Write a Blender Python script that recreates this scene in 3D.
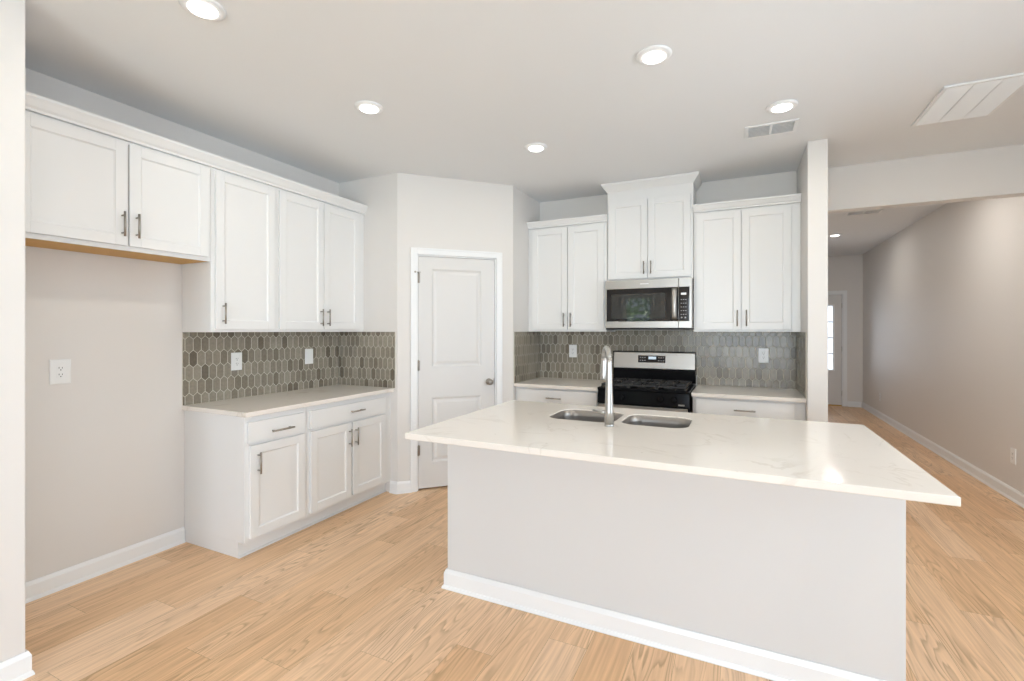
import bpy, bmesh, math, random
from mathutils import Vector, Matrix
random.seed(7)
for _o in list(bpy.data.objects):
    bpy.data.objects.remove(_o, do_unlink=True)
scene = bpy.context.scene
COL = scene.collection
PI = math.pi

# ------------------------------------------------------------------ camera
cam_d = bpy.data.cameras.new('camera')
cam = bpy.data.objects.new('camera', cam_d)
COL.objects.link(cam)
cam.location = (3.3545, -4.7297, 1.4165)
cam.rotation_euler = (PI / 2, 0, math.radians(25.4582))
cam_d.sensor_width = 36.0
cam_d.lens = 474.67 / 1024 * 36.0
cam_d.shift_y = -(340.5 - 330.45) / 1024
cam_d.clip_start = 0.05
scene.camera = cam

# ------------------------------------------------------------------ exposure, world, daylight
vs = scene.view_settings
scene.display_settings.display_device = 'sRGB'
vs.view_transform = 'Standard'
vs.look = 'None'
vs.gamma = 1.0
vs.use_curve_mapping = False
vs.exposure = -0.06

world = bpy.data.worlds.new('daylight')
scene.world = world
world.use_nodes = True
_bg = world.node_tree.nodes['Background']
_bg.inputs['Color'].default_value = (0.84, 0.96, 1.15, 1)
_bg.inputs['Strength'].default_value = 1.7
CAN_W = 3.0          # watts of each recessed lamp
CAN_COL = (1.06, 1.0, 0.86)

def window_light(name, loc, rot, sx, sy, watts, col=(0.84, 0.92, 1.0)):
    l = bpy.data.lights.new(name, 'AREA')
    l.shape = 'RECTANGLE'; l.size = sx; l.size_y = sy
    l.energy = watts; l.color = col
    o = bpy.data.objects.new(name, l); COL.objects.link(o)
    o.location = loc; o.rotation_euler = rot
    return o
# daylight lamps: the front door glass, plus added unseen rear door and side windows
window_light('added_rear_daylight', (3.45, -8.16, 1.12), (PI / 2, 0, 0), 2.3, 2.1, 168, (0.90, 1.01, 1.13))
window_light('added_side_daylight', (5.59, -2.55, 1.60), (PI / 2, 0, PI / 2), 2.3, 1.35, 35, (0.88, 1.01, 1.11))
window_light('added_living_daylight', (5.59, -5.90, 1.60), (PI / 2, 0, PI / 2), 2.3, 1.35, 44, (0.90, 1.01, 1.11))
window_light('daylight_front_door', (4.655, 6.12, 1.26), (PI / 2, 0, PI), 0.62, 1.18, 7)

sun_d = bpy.data.lights.new('sun', 'SUN'); sun_d.energy = 32.0; sun_d.angle = math.radians(0.6)
sun_d.color = (1.0, 0.96, 0.88)
sun = bpy.data.objects.new('sun', sun_d); COL.objects.link(sun)
sun.rotation_euler = Vector((0.62, 0.0, -0.78)).to_track_quat('-Z', 'Y').to_euler()

# ------------------------------------------------------------------ materials
def new_mat(name):
    m = bpy.data.materials.new(name); m.use_nodes = True
    nt = m.node_tree
    return m, nt, nt.nodes['Principled BSDF']

def nd(nt, t, **k):
    n = nt.nodes.new(t)
    for a, v in k.items():
        setattr(n, a, v)
    return n

def paint(name, rgb, rough=0.5, bump=0.0, scale=180, spec=0.5, metallic=0.0, var=0.0):
    m, nt, b = new_mat(name)
    b.inputs['Base Color'].default_value = (*rgb, 1)
    b.inputs['Roughness'].default_value = rough
    b.inputs['Metallic'].default_value = metallic
    b.inputs['Specular IOR Level'].default_value = spec
    tc = nd(nt, 'ShaderNodeTexCoord')
    if bump:
        n = nd(nt, 'ShaderNodeTexNoise'); n.inputs['Scale'].default_value = scale
        n.inputs['Detail'].default_value = 3
        nt.links.new(tc.outputs['Object'], n.inputs['Vector'])
        bp = nd(nt, 'ShaderNodeBump'); bp.inputs['Strength'].default_value = bump
        bp.inputs['Distance'].default_value = 0.002
        nt.links.new(n.outputs['Fac'], bp.inputs['Height'])
        nt.links.new(bp.outputs['Normal'], b.inputs['Normal'])
    if var:
        n2 = nd(nt, 'ShaderNodeTexNoise'); n2.inputs['Scale'].default_value = 2.2
        nt.links.new(tc.outputs['Object'], n2.inputs['Vector'])
        mx = nd(nt, 'ShaderNodeMixRGB')
        mx.inputs[1].default_value = (*[c * (1 - var) for c in rgb], 1)
        mx.inputs[2].default_value = (*[min(1, c * (1 + var)) for c in rgb], 1)
        nt.links.new(n2.outputs['Fac'], mx.inputs[0])
        nt.links.new(mx.outputs[0], b.inputs['Base Color'])
    return m

def brushed(name, rgb, rough=0.3, axis='X'):
    m, nt, b = new_mat(name)
    b.inputs['Metallic'].default_value = 1.0
    tc = nd(nt, 'ShaderNodeTexCoord'); mp = nd(nt, 'ShaderNodeMapping')
    mp.inputs['Scale'].default_value = (3, 400, 400) if axis == 'X' else (400, 400, 3)
    n = nd(nt, 'ShaderNodeTexNoise'); n.inputs['Scale'].default_value = 1.0
    nt.links.new(tc.outputs['Object'], mp.inputs['Vector'])
    nt.links.new(mp.outputs['Vector'], n.inputs['Vector'])
    mr = nd(nt, 'ShaderNodeMapRange')
    mr.inputs['To Min'].default_value = rough * 0.8; mr.inputs['To Max'].default_value = rough * 1.25
    nt.links.new(n.outputs['Fac'], mr.inputs['Value'])
    nt.links.new(mr.outputs['Result'], b.inputs['Roughness'])
    b.inputs['Base Color'].default_value = (*rgb, 1)
    return m

def emit(name, rgb, strength):
    m, nt, b = new_mat(name)
    b.inputs['Base Color'].default_value = (0.8, 0.8, 0.8, 1)
    b.inputs['Emission Color'].default_value = (*rgb, 1)
    b.inputs['Emission Strength'].default_value = strength
    return m

def oak_floor():
    m, nt, b = new_mat('oak_planks')
    L = nt.links.new
    geo = nd(nt, 'ShaderNodeNewGeometry'); tc = nd(nt, 'ShaderNodeTexCoord')
    rnd = geo.outputs['Random Per Island']
    sh = nd(nt, 'ShaderNodeMath', operation='MULTIPLY'); sh.inputs[1].default_value = 37.0
    L(rnd, sh.inputs[0])
    # fine straight grain
    mp = nd(nt, 'ShaderNodeMapping'); mp.inputs['Scale'].default_value = (70, 2.2, 1)
    L(tc.outputs['Object'], mp.inputs['Vector'])
    n1 = nd(nt, 'ShaderNodeTexNoise', noise_dimensions='4D')
    n1.inputs['Scale'].default_value = 1.0; n1.inputs['Detail'].default_value = 5
    L(mp.outputs['Vector'], n1.inputs['Vector']); L(sh.outputs[0], n1.inputs['W'])
    # cathedral rings: rings of a slow stretched noise
    mp2 = nd(nt, 'ShaderNodeMapping'); mp2.inputs['Scale'].default_value = (7.5, 0.85, 1)
    L(tc.outputs['Object'], mp2.inputs['Vector'])
    n2 = nd(nt, 'ShaderNodeTexNoise', noise_dimensions='4D')
    n2.inputs['Scale'].default_value = 1.0; n2.inputs['Detail'].default_value = 1.6
    n2.inputs['Roughness'].default_value = 0.45
    L(mp2.outputs['Vector'], n2.inputs['Vector']); L(sh.outputs[0], n2.inputs['W'])
    mul = nd(nt, 'ShaderNodeMath', operation='MULTIPLY'); mul.inputs[1].default_value = 24.0
    L(n2.outputs['Fac'], mul.inputs[0])
    jit = nd(nt, 'ShaderNodeMath', operation='MULTIPLY_ADD'); jit.inputs[1].default_value = 0.9
    L(n1.outputs['Fac'], jit.inputs[0]); L(mul.outputs[0], jit.inputs[2])
    fr = nd(nt, 'ShaderNodeMath', operation='FRACT'); L(jit.outputs[0], fr.inputs[0])
    ring = nd(nt, 'ShaderNodeValToRGB')
    e = ring.color_ramp.elements
    e[0].position = 0.0; e[0].color = (0, 0, 0, 1)
    e[1].position = 1.0; e[1].color = (0, 0, 0, 1)
    a = e.new(0.55); a.color = (0.12, 0.12, 0.12, 1)
    a = e.new(0.86); a.color = (1, 1, 1, 1)
    L(fr.outputs[0], ring.inputs[0])
    # where the rings are strong
    n3 = nd(nt, 'ShaderNodeTexNoise', noise_dimensions='4D')
    n3.inputs['Scale'].default_value = 1.0
    mp3 = nd(nt, 'ShaderNodeMapping'); mp3.inputs['Scale'].default_value = (6, 0.9, 1)
    L(tc.outputs['Object'], mp3.inputs['Vector']); L(mp3.outputs['Vector'], n3.inputs['Vector'])
    sh2 = nd(nt, 'ShaderNodeMath', operation='ADD'); sh2.inputs[1].default_value = 11.0
    L(sh.outputs[0], sh2.inputs[0]); L(sh2.outputs[0], n3.inputs['W'])
    msk = nd(nt, 'ShaderNodeMapRange')
    msk.inputs['From Min'].default_value = 0.40; msk.inputs['From Max'].default_value = 0.62
    msk.inputs['To Min'].default_value = 0.05; msk.inputs['To Max'].default_value = 1.0
    L(n3.outputs['Fac'], msk.inputs['Value'])
    rm = nd(nt, 'ShaderNodeMath', operation='MULTIPLY')
    L(ring.outputs[0], rm.inputs[0]); L(msk.outputs[0], rm.inputs[1])
    # plank base tone
    base = nd(nt, 'ShaderNodeValToRGB')
    e = base.color_ramp.elements
    e[0].position = 0.0; e[0].color = (0.78, 0.50, 0.285, 1)
    e[1].position = 1.0; e[1].color = (0.91, 0.655, 0.445, 1)
    a = e.new(0.5); a.color = (0.86, 0.585, 0.36, 1)
    L(rnd, base.inputs[0])
    g = nd(nt, 'ShaderNodeMixRGB', blend_type='MULTIPLY')
    gr = nd(nt, 'ShaderNodeValToRGB')
    gr.color_ramp.elements[0].position = 0.30; gr.color_ramp.elements[0].color = (0.76, 0.71, 0.66, 1)
    gr.color_ramp.elements[1].position = 0.68; gr.color_ramp.elements[1].color = (1.12, 1.12, 1.10, 1)
    L(n1.outputs['Fac'], gr.inputs[0])
    g.inputs[0].default_value = 0.75
    L(base.outputs[0], g.inputs[1]); L(gr.outputs[0], g.inputs[2])
    mx = nd(nt, 'ShaderNodeMixRGB')
    mx.inputs[2].default_value = (0.36, 0.20, 0.09, 1)
    s = nd(nt, 'ShaderNodeMath', operation='MULTIPLY'); s.inputs[1].default_value = 0.62
    L(rm.outputs[0], s.inputs[0]); L(s.outputs[0], mx.inputs[0])
    L(g.outputs[0], mx.inputs[1])
    L(mx.outputs[0], b.inputs['Base Color'])
    b.inputs['Roughness'].default_value = 0.40
    b.inputs['Specular IOR Level'].default_value = 0.4
    bp = nd(nt, 'ShaderNodeBump'); bp.inputs['Strength'].default_value = 0.12
    bp.inputs['Distance'].default_value = 0.001
    L(n1.outputs['Fac'], bp.inputs['Height']); L(bp.outputs['Normal'], b.inputs['Normal'])
    return m

def quartz():
    m, nt, b = new_mat('white_quartz')
    L = nt.links.new
    tc = nd(nt, 'ShaderNodeTexCoord')
    n = nd(nt, 'ShaderNodeTexNoise'); n.inputs['Scale'].default_value = 2.6
    n.inputs['Detail'].default_value = 6; n.inputs['Distortion'].default_value = 1.3
    L(tc.outputs['Object'], n.inputs['Vector'])
    ab = nd(nt, 'ShaderNodeMath', operation='SUBTRACT'); ab.inputs[1].default_value = 0.5
    L(n.outputs['Fac'], ab.inputs[0])
    ab2 = nd(nt, 'ShaderNodeMath', operation='ABSOLUTE'); L(ab.outputs[0], ab2.inputs[0])
    vr = nd(nt, 'ShaderNodeValToRGB')
    vr.color_ramp.elements[0].position = 0.0; vr.color_ramp.elements[0].color = (1, 1, 1, 1)
    vr.color_ramp.elements[1].position = 0.022; vr.color_ramp.elements[1].color = (0, 0, 0, 1)
    L(ab2.outputs[0], vr.inputs[0])
    n2 = nd(nt, 'ShaderNodeTexNoise'); n2.inputs['Scale'].default_value = 3.5
    L(tc.outputs['Object'], n2.inputs['Vector'])
    mk = nd(nt, 'ShaderNodeMapRange')
    mk.inputs['From Min'].default_value = 0.47; mk.inputs['From Max'].default_value = 0.68
    mk.inputs['To Max'].default_value = 0.34
    L(n2.outputs['Fac'], mk.inputs['Value'])
    ve = nd(nt, 'ShaderNodeMath', operation='MULTIPLY')
    L(vr.outputs[0], ve.inputs[0]); L(mk.outputs[0], ve.inputs[1])
    mx = nd(nt, 'ShaderNodeMixRGB')
    mx.inputs[1].default_value = (0.85, 0.795, 0.735, 1)
    mx.inputs[2].default_value = (0.52, 0.44, 0.35, 1)
    L(ve.outputs[0], mx.inputs[0])
    # sparse small specks
    v = nd(nt, 'ShaderNodeTexVoronoi'); v.inputs['Scale'].default_value = 17
    L(tc.outputs['Object'], v.inputs['Vector'])
    sp = nd(nt, 'ShaderNodeValToRGB')
    sp.color_ramp.elements[0].position = 0.05; sp.color_ramp.elements[0].color = (1, 1, 1, 1)
    sp.color_ramp.elements[1].position = 0.12; sp.color_ramp.elements[1].color = (0, 0, 0, 1)
    L(v.outputs['Distance'], sp.inputs[0])
    sc = nd(nt, 'ShaderNodeSeparateColor'); L(v.outputs['Color'], sc.inputs[0])
    gt = nd(nt, 'ShaderNodeMath', operation='GREATER_THAN'); gt.inputs[1].default_value = 0.84
    L(sc.outputs[0], gt.inputs[0])
    sm = nd(nt, 'ShaderNodeMath', operation='MULTIPLY')
    L(sp.outputs[0], sm.inputs[0]); L(gt.outputs[0], sm.inputs[1])
    s5 = nd(nt, 'ShaderNodeMath', operation='MULTIPLY'); s5.inputs[1].default_value = 0.45
    L(sm.outputs[0], s5.inputs[0])
    mx2 = nd(nt, 'ShaderNodeMixRGB'); mx2.inputs[2].default_value = (0.42, 0.35, 0.27, 1)
    L(s5.outputs[0], mx2.inputs[0]); L(mx.outputs[0], mx2.inputs[1])
    L(mx2.outputs[0], b.inputs['Base Color'])
    b.inputs['Roughness'].default_value = 0.13
    return m

def tile_mat():
    m, nt, b = new_mat('taupe_glazed_tile')
    L = nt.links.new
    geo = nd(nt, 'ShaderNodeNewGeometry'); tc = nd(nt, 'ShaderNodeTexCoord')
    cr = nd(nt, 'ShaderNodeValToRGB')
    e = cr.color_ramp.elements
    e[0].position = 0.0; e[0].color = (0.160, 0.135, 0.102, 1)
    e[1].position = 1.0; e[1].color = (0.330, 0.298, 0.240, 1)
    a = e.new(0.3); a.color = (0.245, 0.214, 0.168, 1)
    a = e.new(0.65); a.color = (0.285, 0.254, 0.203, 1)
    L(geo.outputs['Random Per Island'], cr.inputs[0])
    n = nd(nt, 'ShaderNodeTexNoise'); n.inputs['Scale'].default_value = 60
    n.inputs['Detail'].default_value = 4
    L(tc.outputs['Object'], n.inputs['Vector'])
    mr = nd(nt, 'ShaderNodeMapRange'); mr.inputs['To Min'].default_value = 0.72; mr.inputs['To Max'].default_value = 1.28
    L(n.outputs['Fac'], mr.inputs['Value'])
    mx = nd(nt, 'ShaderNodeMixRGB', blend_type='MULTIPLY'); mx.inputs[0].default_value = 1
    L(cr.outputs[0], mx.inputs[1]); L(mr.outputs[0], mx.inputs[2])
    L(mx.outputs[0], b.inputs['Base Color'])
    b.inputs['Roughness'].default_value = 0.20
    b.inputs['Specular IOR Level'].default_value = 0.32
    n2 = nd(nt, 'ShaderNodeTexNoise'); n2.inputs['Scale'].default_value = 26
    L(tc.outputs['Object'], n2.inputs['Vector'])
    bp = nd(nt, 'ShaderNodeBump'); bp.inputs['Strength'].default_value = 0.5
    bp.inputs['Distance'].default_value = 0.0022
    L(n2.outputs['Fac'], bp.inputs['Height']); L(bp.outputs['Normal'], b.inputs['Normal'])
    return m

def wood_plain(name, rgb):
    m, nt, b = new_mat(name)
    tc = nd(nt, 'ShaderNodeTexCoord'); mp = nd(nt, 'ShaderNodeMapping')
    mp.inputs['Scale'].default_value = (3, 40, 3)
    n = nd(nt, 'ShaderNodeTexNoise'); n.inputs['Scale'].default_value = 1.5; n.inputs['Detail'].default_value = 5
    nt.links.new(tc.outputs['Object'], mp.inputs['Vector']); nt.links.new(mp.outputs['Vector'], n.inputs['Vector'])
    mx = nd(nt, 'ShaderNodeMixRGB')
    mx.inputs[1].default_value = (*[c * 0.75 for c in rgb], 1); mx.inputs[2].default_value = (*[c * 1.2 for c in rgb], 1)
    nt.links.new(n.outputs['Fac'], mx.inputs[0]); nt.links.new(mx.outputs[0], b.inputs['Base Color'])
    b.inputs['Roughness'].default_value = 0.5
    return m

def glass(name):
    m, nt, b = new_mat(name)          # thin pane: clear with a mirror sheen
    out = nt.nodes['Material Output']; nt.nodes.remove(b)
    tr = nd(nt, 'ShaderNodeBsdfTransparent'); gl = nd(nt, 'ShaderNodeBsdfGlossy')
    gl.inputs['Roughness'].default_value = 0.02
    fr = nd(nt, 'ShaderNodeFresnel'); fr.inputs['IOR'].default_value = 1.45
    mx = nd(nt, 'ShaderNodeMixShader')
    nt.links.new(fr.outputs[0], mx.inputs[0]); nt.links.new(tr.outputs[0], mx.inputs[1]); nt.links.new(gl.outputs[0], mx.inputs[2])
    nt.links.new(mx.outputs[0], out.inputs['Surface'])
    return m

M = dict(
    wall=paint('greige_wall_paint', (0.765, 0.735, 0.705), 0.55, 0.10, 160, 0.35),
    ceil=paint('white_ceiling_paint', (0.845, 0.855, 0.865), 0.75, 0.12, 140, 0.2),
    trim=paint('white_trim_gloss', (0.88, 0.885, 0.89), 0.32),
    cab=paint('white_cabinet_lacquer', (0.82, 0.815, 0.805), 0.34, 0.02, 60),
    door=paint('white_door_paint', (0.73, 0.715, 0.70), 0.36),
    plate=paint('white_plastic', (0.86, 0.86, 0.85), 0.3),
    slot=paint('outlet_slot', (0.03, 0.03, 0.03), 0.5),
    dark=paint('dark_void', (0.06, 0.06, 0.06), 0.7),
    grey=paint('vent_recess_grey', (0.72, 0.72, 0.72), 0.7),
    nickel=brushed('brushed_nickel', (0.36, 0.335, 0.30), 0.32, 'Z'),
    steel=brushed('stainless_steel', (0.44, 0.42, 0.39), 0.34, 'X'),
    sink=brushed('sink_steel', (0.33, 0.31, 0.29), 0.36, 'X'),
    chrome=brushed('faucet_steel', (0.52, 0.51, 0.49), 0.33, 'Z'),
    black=paint('black_enamel', (0.009, 0.009, 0.010), 0.10, spec=0.06),
    iron=paint('cast_iron', (0.025, 0.024, 0.024), 0.5, 0.2, 300),
    bglass=paint('black_glass', (0.006, 0.006, 0.007), 0.03, spec=0.9),
    wood=wood_plain('maple_cabinet_interior', (0.66, 0.37, 0.085)),
    grout=paint('warm_grey_grout', (0.60, 0.565, 0.48), 0.8, 0.2, 300),
    seam=paint('floor_seam', (0.36, 0.24, 0.14), 0.8),
    floor=oak_floor(), quartz=quartz(), tile=tile_mat(), glass=glass('window_glass'),
    lens=emit('lamp_lens', (1.0, 0.98, 0.95), 5.0),
    display=emit('clock_display', (0.45, 0.75, 1.0), 0.4),
    green=paint('foliage', (0.24, 0.36, 0.19), 0.5, var=0.5),
    ground=paint('lawn', (0.12, 0.20, 0.06), 0.9, var=0.3),
    mesh=paint('microwave_door_mesh', (0.030, 0.033, 0.032), 0.03, spec=1.0),
    label=paint('panel_print', (0.45, 0.45, 0.45), 0.4),
)

# ------------------------------------------------------------------ mesh helpers
class MB:
    """collects shapes into one bmesh; every shape can carry a material slot"""
    def __init__(s):
        s.bm = bmesh.new(); s.mi = 0
    def _new(s, faces):
        for f in faces:
            f.material_index = s.mi
    def box(s, x0, x1, y0, y1, z0, z1):
        v = [s.bm.verts.new(p) for p in ((x0, y0, z0), (x1, y0, z0), (x1, y1, z0), (x0, y1, z0),
                                         (x0, y0, z1), (x1, y0, z1), (x1, y1, z1), (x0, y1, z1))]
        s._new([s.bm.faces.new([v[i] for i in q]) for q in
                ((3, 2, 1, 0), (4, 5, 6, 7), (0, 1, 5, 4), (1, 2, 6, 5), (2, 3, 7, 6), (3, 0, 4, 7))])
        return s
    def poly(s, pts):
        s._new([s.bm.faces.new([s.bm.verts.new(p) for p in pts])]); return s
    def prism(s, loop, z0, z1):
        """counter-clockwise xy loop extruded in z"""
        a = [s.bm.verts.new((x, y, z0)) for x, y in loop]; b = [s.bm.verts.new((x, y, z1)) for x, y in loop]
        n = len(loop)
        fs = [s.bm.faces.new(a[::-1]), s.bm.faces.new(b)]
        fs += [s.bm.faces.new((a[i], a[(i + 1) % n], b[(i + 1) % n], b[i])) for i in range(n)]
        s._new(fs); return s
    def loft(s, rings, cap0=True, cap1=True, smooth=False):
        vs_ = [[s.bm.verts.new(p) for p in r] for r in rings]
        n = len(rings[0]); fs = []
        for a, b in zip(vs_, vs_[1:]):
            for i in range(n):
                f = s.bm.faces.new((a[i], a[(i + 1) % n], b[(i + 1) % n], b[i])); f.smooth = smooth; fs.append(f)
        if cap0: fs.append(s.bm.faces.new(vs_[0][::-1]))
        if cap1: fs.append(s.bm.faces.new(vs_[-1]))
        s._new(fs); return s
    def tube(s, pts, rad, n=14, smooth=True):
        pts = [Vector(p) for p in pts]
        if not isinstance(rad, (list, tuple)): rad = [rad] * len(pts)
        rings = []; up = None
        for i, p in enumerate(pts):
            t = (pts[min(i + 1, len(pts) - 1)] - pts[max(i - 1, 0)]).normalized()
            if up is None:
                up = Vector((0, 0, 1)) if abs(t.z) < 0.9 else Vector((1, 0, 0))
            a = (up - t * up.dot(t)).normalized(); b = t.cross(a); up = a
            rings.append([tuple(p + (a * math.cos(2 * PI * k / n) + b * math.sin(2 * PI * k / n)) * rad[i]) for k in range(n)])
        return s.loft(rings, smooth=smooth)
    def lathe(s, prof, c=(0, 0, 0), axis='Z', n=32, cap0=True, cap1=True):
        rings = []
        for r, h in prof:
            ring = []
            for k in range(n):
                a = 2 * PI * k / n; u, w = r * math.cos(a), r * math.sin(a)
                if axis == 'Z': q = (u, w, h)
                elif axis == '-Z': q = (u, -w, -h)
                elif axis == '-Y': q = (u, -h, w)
                else: q = (h, u, w)
                ring.append((c[0] + q[0], c[1] + q[1], c[2] + q[2]))
            rings.append(ring)
        return s.loft(rings, cap0, cap1, smooth=True)
    def sweep(s, path, prof):
        """profile (offset to the RIGHT of travel, z) swept along an open xy path with mitred corners"""
        P = [Vector(p) for p in path]; rings = []
        for i, p in enumerate(P):
            def nrm(a, b):
                d = (b - a).normalized(); return Vector((d.y, -d.x))
            if i == 0: m = nrm(P[0], P[1])
            elif i == len(P) - 1: m = nrm(P[-2], P[-1])
            else:
                a, b = nrm(P[i - 1], P[i]), nrm(P[i], P[i + 1])
                m = (a + b) / (1 + a.dot(b))
            rings.append([(p.x + m.x * o, p.y + m.y * o, z) for o, z in prof])
        return s.loft(rings)
    def obj(s, name, mats, parent=None, bevel=0.0, loc=None, seg=2, recalc=True):
        if recalc: bmesh.ops.recalc_face_normals(s.bm, faces=s.bm.faces)
        me = bpy.data.meshes.new(name); s.bm.to_mesh(me); s.bm.free()
        for m in (mats if isinstance(mats, (list, tuple)) else [mats]):
            me.materials.append(m)
        o = bpy.data.objects.new(name, me); COL.objects.link(o)
        if parent is not None: o.parent = parent
        if loc is not None: o.location = loc
        if bevel:
            b = o.modifiers.new('soft_edges', 'BEVEL'); b.width = bevel; b.segments = seg
            b.limit_method = 'ANGLE'; b.angle_limit = math.radians(40)
        return o

def tag(o, label=None, cat=None, group=None, kind=None):
    for k, v in (('label', label), ('category', cat), ('group', group), ('kind', kind)):
        if v: o[k] = v
    return o
def struct(o, label=None, cat=None):
    return tag(o, label, cat, None, 'structure')
def thing(name, loc, label, cat, rz=0.0, group=None):
    o = bpy.data.objects.new(name, None); COL.objects.link(o)
    o.location = loc; o.rotation_euler = (0, 0, rz); o.empty_display_size = 0.1
    return tag(o, label, cat, group)
def copy_tree(o, parent=None):
    c = o.copy(); COL.objects.link(c)
    if parent is not None:
        c.parent = parent
    for ch in list(o.children):
        copy_tree(ch, c)
    return c
def cut(o, cutters):
    """bakes boolean holes into o's mesh and removes the cutters"""
    for c in cutters:
        md = o.modifiers.new('hole', 'BOOLEAN'); md.operation = 'DIFFERENCE'; md.object = c; md.solver = 'EXACT'
    dg = bpy.context.evaluated_depsgraph_get(); dg.update()
    me = bpy.data.meshes.new_from_object(o.evaluated_get(dg))
    o.modifiers.clear(); old = o.data; o.data = me; me.name = old.name; bpy.data.meshes.remove(old)
    for c in cutters:
        bpy.data.objects.remove(c, do_unlink=True)
def rrect(x0, x1, y0, y1, r, n=8):
    pts = []
    for cx_, cy_, a0 in ((x1 - r, y0 + r, -PI / 2), (x1 - r, y1 - r, 0), (x0 + r, y1 - r, PI / 2), (x0 + r, y0 + r, PI)):
        for k in range(n + 1):
            a = a0 + PI / 2 * k / n
            pts.append((cx_ + r * math.cos(a), cy_ + r * math.sin(a)))
    return pts

# ------------------------------------------------------------------ key dimensions (metres)
ZC = 2.787; ZCT = 0.914; ZCB = 0.884
YA = -1.434                      # pantry return wall behind the left run
P1 = Vector((0.683, YA)); P2 = Vector((1.432, -0.669))
XR = 3.81; XR2 = 3.935; YCOL = -0.70
XRW = 5.43; YFAR = 5.93; YREAR = -8.0
ZHC = 2.82; YH = 0.036; ZHD = 2.428

# ------------------------------------------------------------------ room shell
def build_floor():
    mb = MB(); mb.mi = 1
    mb.box(-0.1, XRW + 0.1, YREAR - 0.1, YFAR + 0.1, -0.05, -0.002)
    mb.mi = 0
    W, Lg, g = 0.18, 1.22, 0.0006
    i = 0; x = -0.131
    while x < XRW + 0.05:
        y = YREAR - 0.6 - ((i * 0.41) % 1.0) * Lg
        if i == 7:
            y = -3.443 - 5 * Lg
        while y < YFAR + 0.05:
            a, b_, c, d = max(x + g, -0.1), min(x + W - g, XRW + 0.1), max(y + g, YREAR - 0.1), min(y + Lg - g, YFAR + 0.1)
            if d > c and b_ > a:
                mb.poly(((a, c, 0), (b_, c, 0), (b_, d, 0), (a, d, 0)))
            y += Lg
        x += W; i += 1
    return struct(mb.obj('floor', [M['floor'], M['seam']]))
build_floor()
struct(MB().box(-0.12, XRW + 0.12, YREAR - 0.12, YH + 0.12, ZC, ZC + 0.1).obj('ceiling', M['ceil']))
struct(MB().box(XR - 0.1, XRW + 0.12, YH + 0.1201, YFAR + 0.12, ZHC, ZHC + 0.1).obj('ceiling_hall', M['ceil']))
struct(MB().box(-0.12, 0, YREAR - 0.12, -0.0005, 0, ZC).obj('wall_left', M['wall']))
struct(MB().box(0.0005, 0.72, -3.945, -3.830, 0, ZC).obj('wall_wing', M['wall'], bevel=0.004))
def build_pantry_wall():
    mb = MB(); t = 0.11
    d = (P2 - P1).normalized(); n = Vector((-d.y, d.x))
    L = (P2 - P1).length
    def seg(a, b, z0, z1):
        p, q = P1 + d * a, P1 + d * b
        mb.prism([tuple(p), tuple(q), tuple(q + n * t), tuple(p + n * t)], z0, z1)
    # solid pieces left and right of the door, the head above it
    D0, D1, DH = 0.158, 0.912, 2.098
    p, q = P1, P1 + d * D0
    mb.prism([(0.0, YA), tuple(p), tuple(q), tuple(q + n * t), (P1.x - 0.05, YA + t), (0.0, YA + t)], 0, ZC)
    p, q = P1 + d * D1, P2
    mb.prism([tuple(p), tuple(q), (P2.x, -0.0005), (P2.x - t, -0.0005), (P2.x - t, P2.y + 0.05), tuple(p + n * t)], 0, ZC)
    seg(D0, D1, DH, ZC)
    return struct(mb.obj('wall_pantry', M['wall']))
build_pantry_wall()
struct(MB().box(-0.12, XR2, 0.0, 0.036, 0, ZC).obj('wall_back', M['wall']))
struct(MB().box(XR, XR2, YCOL, -0.0005, 0, ZC).obj('wall_stub', M['wall'], bevel=0.004))
struct(MB().box(XR2 - 0.0, XRW, YH, YH + 0.12, ZHD, ZC).box(XR2, XRW, YH + 0.1, YH + 0.12, ZC, ZHC + 0.1).obj('wall_header', M['wall']))
struct(MB().box(XR2 - 0.12, XR2, 0.0365, YFAR, 0, ZHC).obj('wall_hall_left', M['wall']))
SZ0, SZ1 = 0.88, 2.32
ADDED_SIDE = [(-3.75, -1.35), (-7.10, -4.70)]  # unseen windows added in the right wall to brighten ceiling and left run
struct(MB().box(XRW, XRW + 0.12, YREAR - 0.12, -7.10, 0, ZHC).box(XRW, XRW + 0.12, -4.70, -3.75, 0, ZHC).box(XRW, XRW + 0.12, -1.35, YFAR + 0.12, 0, ZHC)
       .box(XRW, XRW + 0.12, -3.75, -1.35, 0, SZ0).box(XRW, XRW + 0.12, -3.75, -1.35, SZ1, ZHC)
       .box(XRW, XRW + 0.12, -7.10, -4.70, 0, SZ0).box(XRW, XRW + 0.12, -7.10, -4.70, SZ1, ZHC).obj('wall_right', M['wall']))
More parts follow.
